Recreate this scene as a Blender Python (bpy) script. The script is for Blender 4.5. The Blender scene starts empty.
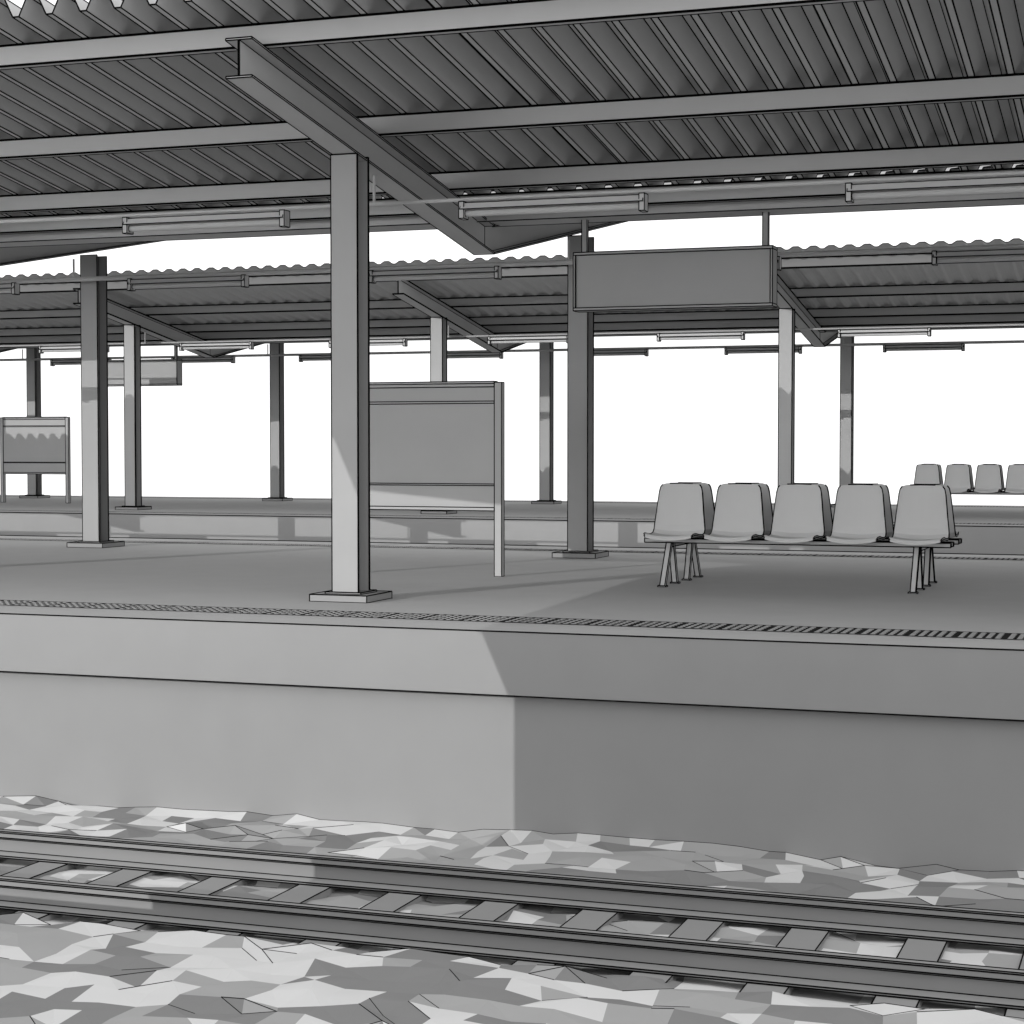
import bpy, math, random
import numpy as np
from mathutils import Vector
random.seed(4)
scene=bpy.context.scene
# ---------------------------------------------------------------- materials
def mat(name, g, var=0.02, scale=3.0, rough=0.9):
    m=bpy.data.materials.new(name); m.use_nodes=True
    nt=m.node_tree; b=nt.nodes['Principled BSDF']
    b.inputs['Roughness'].default_value=rough
    b.inputs['Specular IOR Level'].default_value=0.05
    tc=nt.nodes.new('ShaderNodeTexCoord'); n=nt.nodes.new('ShaderNodeTexNoise')
    n.inputs['Scale'].default_value=scale; n.inputs['Detail'].default_value=4
    r=nt.nodes.new('ShaderNodeValToRGB')
    r.color_ramp.elements[0].position=0.3; r.color_ramp.elements[1].position=0.7
    a=g*(1-var); c=g*(1+var)
    r.color_ramp.elements[0].color=(a,a,a,1); r.color_ramp.elements[1].color=(c,c,c,1)
    nt.links.new(tc.outputs['Object'],n.inputs['Vector']); nt.links.new(n.outputs['Fac'],r.inputs['Fac'])
    nt.links.new(r.outputs['Color'],b.inputs['Base Color'])
    return m
M_LINE=mat('edge_black',0.003,0)
M_CONC=mat('platform_concrete',0.30)
M_FLOOR=mat('platform_floor',0.44)
M_STEEL=mat('painted_steel',0.54)
M_STEEL2=mat('painted_steel_dimmed',0.40)  # steel copy for the far canopy, darkened in colour to tone down sunlight
M_EDGESHADE=mat('edge_purlin_shade',0.20)  # far front purlin, shade put into the colour to offset the sun
M_COL=mat('column_paint',0.38)
M_ROOF=mat('roof_sheet_grey',0.56)
M_BOARD=mat('board_grey',0.42)
M_SEAT=mat('seat_plastic',0.60)
M_RAIL=mat('rail_steel',0.29)
M_SLEEP=mat('sleeper_concrete',0.29)
M_DARK=mat('tactile_groove',0.01,0)
M_LAMP=mat('lamp_housing',0.5)
M_CASTER=mat('caster_grey',0.5)  # grey of the added shadow-casting screen
M_PANEL=mat('caster_panel_dark',0.05,0,rough=0.2)  # dark panels dressing the added screen
M_B1=mat('ballast_dark',0.24); M_B2=mat('ballast_mid',0.38); M_B3=mat('ballast_pale',0.66)  # three tones stand in for lit and shaded facets, dealt at random

# ---------------------------------------------------------------- mesh builder
class MB:
    def __init__(s): s.v=[]; s.f=[]; s.m=[]
    def add(s,vs,fs,mi=0):
        o=len(s.v); s.v+= [tuple(p) for p in vs]; s.f+=[tuple(i+o for i in f) for f in fs]
        s.m+= list(mi) if isinstance(mi,(list,tuple)) else [mi]*len(fs)
    def hexa(s,p,mi=0):
        s.add(p,[(0,3,2,1),(4,5,6,7),(0,1,5,4),(1,2,6,5),(2,3,7,6),(3,0,4,7)],mi)
    def box(s,x0,x1,y0,y1,z0,z1,mi=0):
        s.hexa([(x0,y0,z0),(x1,y0,z0),(x1,y1,z0),(x0,y1,z0),(x0,y0,z1),(x1,y0,z1),(x1,y1,z1),(x0,y1,z1)],mi)
    def sbox(s,x0,x1,ya,zb0,zt0,yb,zb1,zt1,mi=0):
        s.hexa([(x0,ya,zb0),(x1,ya,zb0),(x1,yb,zb1),(x0,yb,zb1),(x0,ya,zt0),(x1,ya,zt0),(x1,yb,zt1),(x0,yb,zt1)],mi)
    def prism(s,prof,x0,x1,mi=0):
        n=len(prof); vs=[(x0,y,z) for y,z in prof]+[(x1,y,z) for y,z in prof]
        s.add(vs,[(i,(i+1)%n,(i+1)%n+n,i+n) for i in range(n)]+[tuple(range(n))[::-1],tuple(range(n,2*n))],mi)
    def rod(s,a,b,r,n=8,mi=0):
        a=Vector(a);b=Vector(b);d=(b-a).normalized()
        u=d.orthogonal().normalized();w=d.cross(u)
        vs=[]
        for p in (a,b):
            for i in range(n):
                t=2*math.pi*(i+.5)/n; vs.append(p+u*r*math.cos(t)+w*r*math.sin(t))
        s.add(vs,[(i,(i+1)%n,(i+1)%n+n,i+n) for i in range(n)]+[tuple(range(n))[::-1],tuple(range(n,2*n))],mi)
    def lines(s,w,thr=0.8,keep=None):
        """thin dark bead along each crease / open edge"""
        if w<=0: return
        E={}
        V=np.array(s.v)
        N=[]
        for fi,f in enumerate(s.f):
            p=V[list(f)]; n=np.zeros(3)
            for i in range(len(f)):
                n+=np.cross(p[i]-p[0],p[(i+1)%len(f)]-p[0])
            l=np.linalg.norm(n); N.append(n/l if l>0 else n)
            for i in range(len(f)):
                k=(min(f[i],f[(i+1)%len(f)]),max(f[i],f[(i+1)%len(f)])); E.setdefault(k,[]).append(fi)
        ed=[k for k,fl in E.items() if len(fl)==1 or (len(fl)==2 and abs(float(N[fl[0]]@N[fl[1]]))<thr)]
        if keep: ed=[e for e in ed if keep(V[e[0]],V[e[1]])]
        lm=LINEIDX
        for a,b in ed:
            pa=V[a];pb=V[b];d=pb-pa;L=np.linalg.norm(d)
            if L<1e-5: continue
            d/=L; u=np.cross(d,[0,0,1.0]) 
            if np.linalg.norm(u)<.05: u=np.cross(d,[0,1.0,0])
            u/=np.linalg.norm(u); q=np.cross(d,u); r=w/2
            c=[u*r,q*r,-u*r,-q*r]
            s.add([pa+k for k in c]+[pb+k for k in c],[(0,1,5,4),(1,2,6,5),(2,3,7,6),(3,0,4,7)],lm)
    def obj(s,name,mats,w=0.006,parent=None,thr=0.8,smooth=False,keep=None):
        s.lines(w,thr,keep)
        me=bpy.data.meshes.new(name); me.from_pydata(s.v,[],s.f)
        for m in mats: me.materials.append(m)
        while len(me.materials)<LINEIDX: me.materials.append(mats[0])
        me.materials.append(M_LINE)
        me.polygons.foreach_set('material_index',s.m)
        if smooth: me.polygons.foreach_set('use_smooth',[True]*len(s.f))
        me.update()
        o=bpy.data.objects.new(name,me); scene.collection.objects.link(o)
        if parent: o.parent=parent
        return o
LINEIDX=3
def empty(name):
    e=bpy.data.objects.new(name,None); scene.collection.objects.link(e); return e

GZ=-1.33
XL,XR=-75.0,22.0
# ---------------------------------------------------------------- ground
g=MB(); g.add([(-110,-60,GZ-.25),(60,-60,GZ-.25),(60,75,GZ-.25),(-110,75,GZ-.25)],[(0,1,2,3)])
g.obj('ground',[M_CONC],0)

# ---------------------------------------------------------------- platforms
def platform(y0,y1,w,tact):
    p=empty('station_platform')
    m=MB()
    m.box(XL,XR,y0+.06,y1-.06,GZ-.25,-.42)
    m.obj('platform_wall',[M_CONC],w,p)
    m=MB(); m.box(XL,XR,y0,y1,-.42,-.004)
    m.obj('platform_slab',[M_CONC],w,p)
    m=MB(); m.add([(XL,y0,0),(XR,y0,0),(XR,y1,0),(XL,y1,0)],[(0,1,2,3)])
    m.obj('platform_paving',[M_FLOOR],0,p)
    m=MB()
    t=0.004
    for a,b in tact:
        m.add([(XL,a,t),(XR,a,t),(XR,b,t),(XL,b,t)],[(0,1,2,3)],1)
        xe=-34 if y0<20 else -45
        x=xe
        while x<6:
            for k in range(5):
                bx=x+.015+k*.056
                nrow=5
                for j in range(nrow):
                    ya=a+.02+(b-a-.04)*j/nrow; yb=ya+(b-a-.04)/nrow*.45
                    z=.008
                    m.add([(bx,ya,t),(bx+.036,ya,t),(bx+.036,yb,t),(bx,yb,t),(bx+.006,ya+.006,z),(bx+.030,ya+.006,z),(bx+.030,yb-.006,z),(bx+.006,yb-.006,z)],
                          [(4,5,6,7),(0,1,5,4),(1,2,6,5),(2,3,7,6),(3,0,4,7)],0)
            x+=.3
    m.obj('tactile_paving',[M_CONC,M_DARK],0,p)
    return p
platform(11.27,20.9,.010,[(11.80,12.2),(19.97,20.3)])
platform(28.33,37.96,.016,[(28.9,29.25),(37.0,37.35)])
# platform the viewer stands on
platform(-9.0,3.2,.006,[])

# ---------------------------------------------------------------- canopy
def canopy(dy,xs,w,xa,xb,dep,steel,wr,offs,shade_edge):
    C=16.08+dy; ya=11.08+dy; sl=.156
    par=empty('platform_canopy')
    zb=lambda y: 2.95+sl*abs(y-C)
    D=.27
    col=MB(); pl=MB()
    for x in xs:
        for cy in (13.14+dy,19.02+dy):
            h=zb(cy)+.01; b=.11; t=.014
            col.box(x-b,x+b,cy-b,cy-b+t,.0,h); col.box(x-b,x+b,cy+b-t,cy+b,.0,h)
            col.box(x-.006,x+.006,cy-b+t,cy+b-t,.0,h)
            pl.box(x-.24,x+.24,cy-.24,cy+.24,0,.055)
            pl.box(x-.15,x+.15,cy-.15,cy+.15,.055,.07)
    col.obj('columns',[M_COL],w,par); pl.obj('column_bases',[M_CONC],w,par)
    r=MB()
    for x in xs:
        y0=11.35+dy
        for (a,b,ta) in ((y0,C,0),(C,20.95+dy,.12)):
            za,zbb=zb(a),zb(b)
            zbb2=zbb+ta
            f=.1; t=.014
            r.sbox(x-.005,x+.005,a,za+t,za+D-t,b,zbb2+t,zbb+D-t)
            r.sbox(x-f,x+f,a,za,za+t,b,zbb2,zbb2+t)
            r.sbox(x-f,x+f,a,za+D-t,za+D,b,zbb+D-t,zbb+D)
    r.obj('rafters',[M_STEEL],w,par)
    p=MB()
    for off in offs:
        for s in (-1,1):
            y=C+s*off; z=zb(y)+D; hh=.155
            t=.008
            e=.07
            mi=1 if (off>4 and s<0 and shade_edge) else 0  # far front purlin takes the tone darkened against sunlight
            p.box(xa,xb,y-.004,y+.004,z+t,z+hh-t,mi)
            p.box(xa,xb,y-.004,y+e,z,z+t,mi)
            p.box(xa,xb,y-.004,y+e,z+hh-t,z+hh,mi)
    p.obj('purlins',[steel,M_EDGESHADE],w,par)
    q=MB(); z=zb(C)+D+.005
    q.prism([(C-.2,z+.14),(C-.2,z),(C+.2,z),(C+.2,z+.14),(C+.19,z+.14),(C+.19,z+.01),(C-.19,z+.01),(C-.19,z+.14)],xa,xb)
    q.obj('valley_gutter',[steel],w,par)
    s=MB(); pit=.27
    prof=[(0,0),(.05,0),(.12,dep),(.20,dep)]
    n=int((xb-xa)/pit)
    pts=[(xa+i*pit+px,pz) for i in range(n) for px,pz in prof]
    for (y0,y1) in ((ya,C-.12),(C+.12,20.96+dy)):
        vs=[];fs=[]
        z0=zb(y0)+D+.16; z1=zb(y1)+D+.16
        for X,pz in pts: vs+= [(X,y0,z0+pz),(X,y1,z1+pz)]
        for i in range(len(pts)-1): fs.append((2*i,2*i+1,2*i+3,2*i+2))
        s.add(vs,fs)
    s.obj('roof_sheeting',[M_ROOF],wr,par)
    t=MB(); t.rod((xa,18.6+dy,3.11),(xb,18.6+dy,3.11),.028)
    t.rod((xa,13.6+dy,3.11),(xb,13.6+dy,3.11),.016)
    for x in xs:
        t.rod((x,18.6+dy,3.11),(x,18.6+dy,zb(18.6+dy)),.012,6); t.rod((x,13.6+dy,3.11),(x,13.6+dy,zb(13.6+dy)),.012,6)
    t.obj('conduit_pipes',[steel],0,par)
    return par
X1=[-6.03+6*k for k in range(-10,4)]
X2=[-6.05+6.12*k for k in range(-10,4)]
canopy(0,X1,.010,-66.5,18,.14,M_STEEL,.012,(4.55,2.6,1.1,.42),False)
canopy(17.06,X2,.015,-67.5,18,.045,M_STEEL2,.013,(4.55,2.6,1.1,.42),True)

# ---------------------------------------------------------------- lamps
def lamp(x,y,w):
    m=MB(); z=3.0
    m.prism([(y-.06,z+.03),(y+.06,z+.03),(y+.035,z+.08),(y-.035,z+.08)],x,x+1.47)
    m.box(x-.012,x+.03,y-.05,y+.05,z-.04,z+.09); m.box(x+1.44,x+1.482,y-.05,y+.05,z-.04,z+.09)
    m.rod((x+.03,y,z),(x+1.44,y,z),.025,10,1)
    m.obj('fluorescent_lamp',[M_STEEL,M_LAMP],w,thr=.7)
for k in range(-7,4):
    lamp(-5.28+3.0*k,13.6,.008); lamp(-5.28+3.0*k,18.6,.010)
for k in range(-9,3):
    lamp(-5.28+3.06*k,30.66,.014); lamp(-5.28+3.06*k,35.66,.014)

# ---------------------------------------------------------------- hanging signs
def sign(x0,x1,y,w):
    m=MB()
    m.box(x0,x1,y-.08,y+.08,2.43,2.9)
    m.box(x0-.02,x1+.02,y-.095,y+.095,2.9,2.925); m.box(x0-.02,x1+.02,y-.095,y+.095,2.405,2.43)
    m.box(x0-.02,x0,y-.095,y+.095,2.43,2.9); m.box(x1,x1+.02,y-.095,y+.095,2.43,2.9)
    for x in (x0+.06,x1-.06): m.box(x-.025,x+.025,y-.02,y+.02,2.925,3.25)
    m.obj('hanging_sign',[M_BOARD],w)
sign(-5.12,-3.35,16.08,.009)
sign(-20.8,-19.0,33.14,.014)

# ---------------------------------------------------------------- notice boards
def board(x0,x1,y,w):
    m=MB()
    for x in (x0,x1-.07): m.box(x,x+.07,y-.035,y+.035,0,1.77)
    a,b=x0+.07,x1-.07
    m.box(a,b,y-.03,y+.03,.60,1.76)
    m.box(a,b,y-.04,y-.03,.60,.63); m.box(a,b,y-.04,y-.03,1.73,1.76)
    m.box(a,b,y-.04,y-.03,.83,.845); m.box(a,b,y-.04,y-.03,1.58,1.6)
    m.box(a,b,y-.045,y+.045,1.76,1.78)
    m.obj('notice_board',[M_BOARD],w)
board(-7.3,-5.8,15.95,.009)
board(-23.2,-21.55,33.1,.014)

# ---------------------------------------------------------------- benches
def bench(xs0,Yc,w,n=5,pitch=.515):
    par=empty('platform_bench')
    fr=MB(); xe=xs0+pitch*(n-1)+.42
    for s in (-1,1):
        fr.box(xs0-.05,xe+.05,Yc+s*.38-.02,Yc+s*.38+.02,.365,.40)
        fr.box(xs0-.05,xe+.05,Yc+s*.2-.02,Yc+s*.2+.02,.365,.40)
        for lx in (xs0+.17,xe-.22):
            for (ta,fa) in ((.40,.62),(.33,.20)):
                y1=Yc+s*ta; y0=Yc+s*fa
                fr.hexa([(lx-.022,y0-.022,0),(lx+.022,y0-.022,0),(lx+.022,y0+.022,0),(lx-.022,y0+.022,0),
                         (lx-.022,y1-.022,.365),(lx+.022,y1-.022,.365),(lx+.022,y1+.022,.365),(lx-.022,y1+.022,.365)])
                fr.box(lx-.035,lx+.035,y0-.03,y0+.03,0,.012)
    for lx in (xs0+.17,xe-.22):
        fr.box(lx-.02,lx+.02,Yc-.4,Yc+.4,.33,.364)
    fr.obj('frame',[M_STEEL],w,par)
    P=[(.60,.405,.20),(.585,.425,.215),(.52,.428,.222),(.42,.415,.226),(.32,.41,.228),(.25,.42,.228),(.21,.455,.226),(.19,.51,.222),(.175,.60,.212),(.16,.70,.202),(.145,.79,.192),(.138,.835,.182),(.134,.858,.165),(.132,.868,.13)]
    nu=10
    for i in range(n):
        cx=xs0+.21+pitch*i
        for s in (-1,1):
            m=MB(); A=[];B=[]
            for (d,z,hw) in P:
                for k in range(nu+1):
                    u=-1+2*k/nu
                    c=.03*u*u
                    isback=min(1,max(0,(z-.43)/.1))
                    dd=d+c*isback+0; zz=z+c*(1-isback)*.8
                    A.append((cx+u*hw,Yc+s*dd,zz))
                    B.append((cx+u*hw,Yc+s*(dd-.014*isback),zz-.014*(1-isback)))
            R=len(P); W=nu+1; o=R*W
            fs=[]
            for r in range(R-1):
                for k in range(nu):
                    a=r*W+k; fs.append((a,a+1,a+W+1,a+W)); fs.append((a+o,a+W+o,a+W+1+o,a+1+o))
            for r in range(R-1):
                for k in (0,nu):
                    a=r*W+k; fs.append((a,a+W,a+W+o,a+o))
            for k in range(nu):
                fs.append((k,k+1,k+1+o,k+o)); a=(R-1)*W+k; fs.append((a,a+1,a+1+o,a+o))
            m.add(A+B,fs)
            m.obj('seat_shell',[M_SEAT],w,par,thr=.5)
bench(-4.27,15.85,.010)
bench(-4.3,32.9,.015)

# ---------------------------------------------------------------- tracks
def track(yc,w,xa=-45,xb=10):
    par=empty('railway_track')
    r=MB()
    for s in (-1,1):
        y=yc+s*.535; b=-1.345
        pr=[(-.062,0),(.062,0),(.062,.012),(.012,.03),(.009,.105),(.032,.118),(.032,.148),(.026,.155),(-.026,.155),(-.032,.148),(-.032,.118),(-.009,.105),(-.012,.03),(-.062,.012)]
        r.prism([(y+a,b+z) for a,z in pr],xa,xb)
    r.obj('rails',[M_RAIL],w,par,thr=.9)
    m=MB(); x=xa+.3
    while x<xb:
        dx=random.uniform(-.02,.02)
        m.hexa([(x+dx-.12,yc-.80,-1.5),(x+dx+.12,yc-.80,-1.5),(x+dx+.12,yc+.80,-1.5),(x+dx-.12,yc+.80,-1.5),
                (x+dx-.1,yc-.80,-1.349),(x+dx+.1,yc-.80,-1.349),(x+dx+.1,yc+.80,-1.349),(x+dx-.1,yc+.80,-1.349)])
        x+=.58
    m.obj('sleepers',[M_SLEEP],w,par)
track(9.2,.008); track(5.3,.005); track(22.97,.005); track(26.25,.005)

# ---------------------------------------------------------------- ballast
def ballast(x0,x1,y0,y1,cx,cy,w,tracks):
    nx=int((x1-x0)/cx); ny=int((y1-y0)/cy); m=MB(); vs=[];fs=[];mi=[]
    for j in range(ny+1):
        for i in range(nx+1):
            x=x0+(x1-x0)*i/nx; y=y0+(y1-y0)*j/ny
            if 0<i<nx: x+=random.uniform(-.22,.22)*cx
            if 0<j<ny: y+=random.uniform(-.22,.22)*cy
            z=-1.33+random.uniform(-.018,.026)+.024*math.sin(x*1.7+y*.9)*math.sin(x*.63-1.1*y)
            for tc in tracks:
                if abs(y-tc)<.74: z=-1.368+random.uniform(-.012,.015)
                if abs(abs(y-tc)-.535)<.14: z=-1.385+random.uniform(-.01,.01)
            vs.append((x,y,z))
    prev=[1]*nx
    for j in range(ny):
        k=1; cur=[]
        for i in range(nx):
            r=random.random()
            if r<.5: k=random.choice((0,0,1,1,2,2))
            elif r<.7: k=prev[i]
            cur.append(k)
            a=j*(nx+1)+i; q=(a,a+1,a+nx+2,a+nx+1)
            if random.random()<.5: fs+=[(q[0],q[1],q[2]),(q[0],q[2],q[3])]
            else: fs+=[(q[0],q[1],q[3]),(q[1],q[2],q[3])]
            mi+=[k,k if random.random()<.95 else random.choice((0,1,2))]
        prev=cur
    m.add(vs,fs,mi)
    return m.obj('track_ballast',[M_B1,M_B2,M_B3],w,thr=.94,keep=lambda a,b: abs(a[0]-b[0])>.08)
ballast(-45,8,3.3,11.33,.17,.16,.005,[9.2,5.3])
ballast(-75,20,21.0,28.39,.5,.5,0,[])

# ------------------------------------------- unseen screen added behind the viewer, outline cut to cast the right-hand shade
S=Vector((-.35,-.85,.2)).normalized()
bl=empty('shadow_caster')
m=MB()
prof=[(-9.94,0),(-9.94,2.95),(-10.12,3.35),(-12.5,4.54),(-12.75,5.09),(-18.3,5.6),(-18.3,9.2),(-4,9.2),(-4,0)]
n=len(prof)
m.add([(x,-3,z) for x,z in prof]+[(x,-3.3,z) for x,z in prof],[(i,(i+1)%n,(i+1)%n+n,i+n) for i in range(n)]+[tuple(range(n)),tuple(range(n,2*n))[::-1]])
m.obj('caster_screen',[M_CASTER],.006,bl)
m=MB()
for k in range(2):
    for zz in (1.0,5.8):
        x=-8.9+2.6*k; m.box(x,x+1.4,-2.998,-2.95,zz,zz+1.5)
m.obj('caster_panels',[M_PANEL],.006,bl)
m=MB(); m.box(-18.7,-3.6,-5.3,-2.9,9.203,9.4); m.obj('caster_cap',[M_ROOF],.006,bl)  # cap laid on the added screen

# ---------------------------------------------------------------- light
el=math.asin(S.z); 
sun=bpy.data.lights.new('sun','SUN'); sun.energy=1.9; sun.angle=math.radians(.1); sun.color=(1,.995,.985)
so=bpy.data.objects.new('sun',sun); scene.collection.objects.link(so)
so.rotation_euler=S.to_track_quat('Z','Y').to_euler()
w=bpy.data.worlds.new('World'); scene.world=w; w.use_nodes=True
nt=w.node_tree; bg=nt.nodes['Background']
sky=nt.nodes.new('ShaderNodeTexSky'); sky.sky_type='NISHITA'; sky.sun_disc=False
sky.sun_elevation=el; sky.sun_rotation=math.atan2(S.x,S.y)
tc=nt.nodes.new('ShaderNodeTexCoord'); sx=nt.nodes.new('ShaderNodeSeparateXYZ'); cb=nt.nodes.new('ShaderNodeCombineXYZ')
ab=nt.nodes.new('ShaderNodeMath'); ab.operation='ABSOLUTE'
nt.links.new(tc.outputs['Generated'],sx.inputs[0]); nt.links.new(sx.outputs['X'],cb.inputs['X']); nt.links.new(sx.outputs['Y'],cb.inputs['Y'])
nt.links.new(sx.outputs['Z'],ab.inputs[0]); nt.links.new(ab.outputs[0],cb.inputs['Z']); nt.links.new(cb.outputs[0],sky.inputs['Vector'])
hs=nt.nodes.new('ShaderNodeHueSaturation'); hs.inputs['Saturation'].default_value=0.0
nt.links.new(sky.outputs[0],hs.inputs['Color'])
# bright white haze veil over the clear-sky model
hz=nt.nodes.new('ShaderNodeMixRGB'); hz.blend_type='LIGHTEN'; hz.inputs['Fac'].default_value=1
H=1.3/.15; hz.inputs['Color2'].default_value=(H,H,H,1)
nt.links.new(hs.outputs[0],hz.inputs['Color1']); nt.links.new(hz.outputs[0],bg.inputs['Color'])
bg.inputs['Strength'].default_value=.15
# ---------------------------------------------------------------- camera
cam=bpy.data.cameras.new('camera'); co=bpy.data.objects.new('camera',cam); scene.collection.objects.link(co)
co.location=(0,0,1.2); co.rotation_euler=(math.radians(90-2.06),0,math.radians(19.7))
cam.sensor_width=36; cam.lens=65.46; cam.clip_end=1000; cam.clip_start=.1
scene.camera=co
scene.view_settings.view_transform='Standard'; scene.view_settings.look='None'; scene.view_settings.exposure=0
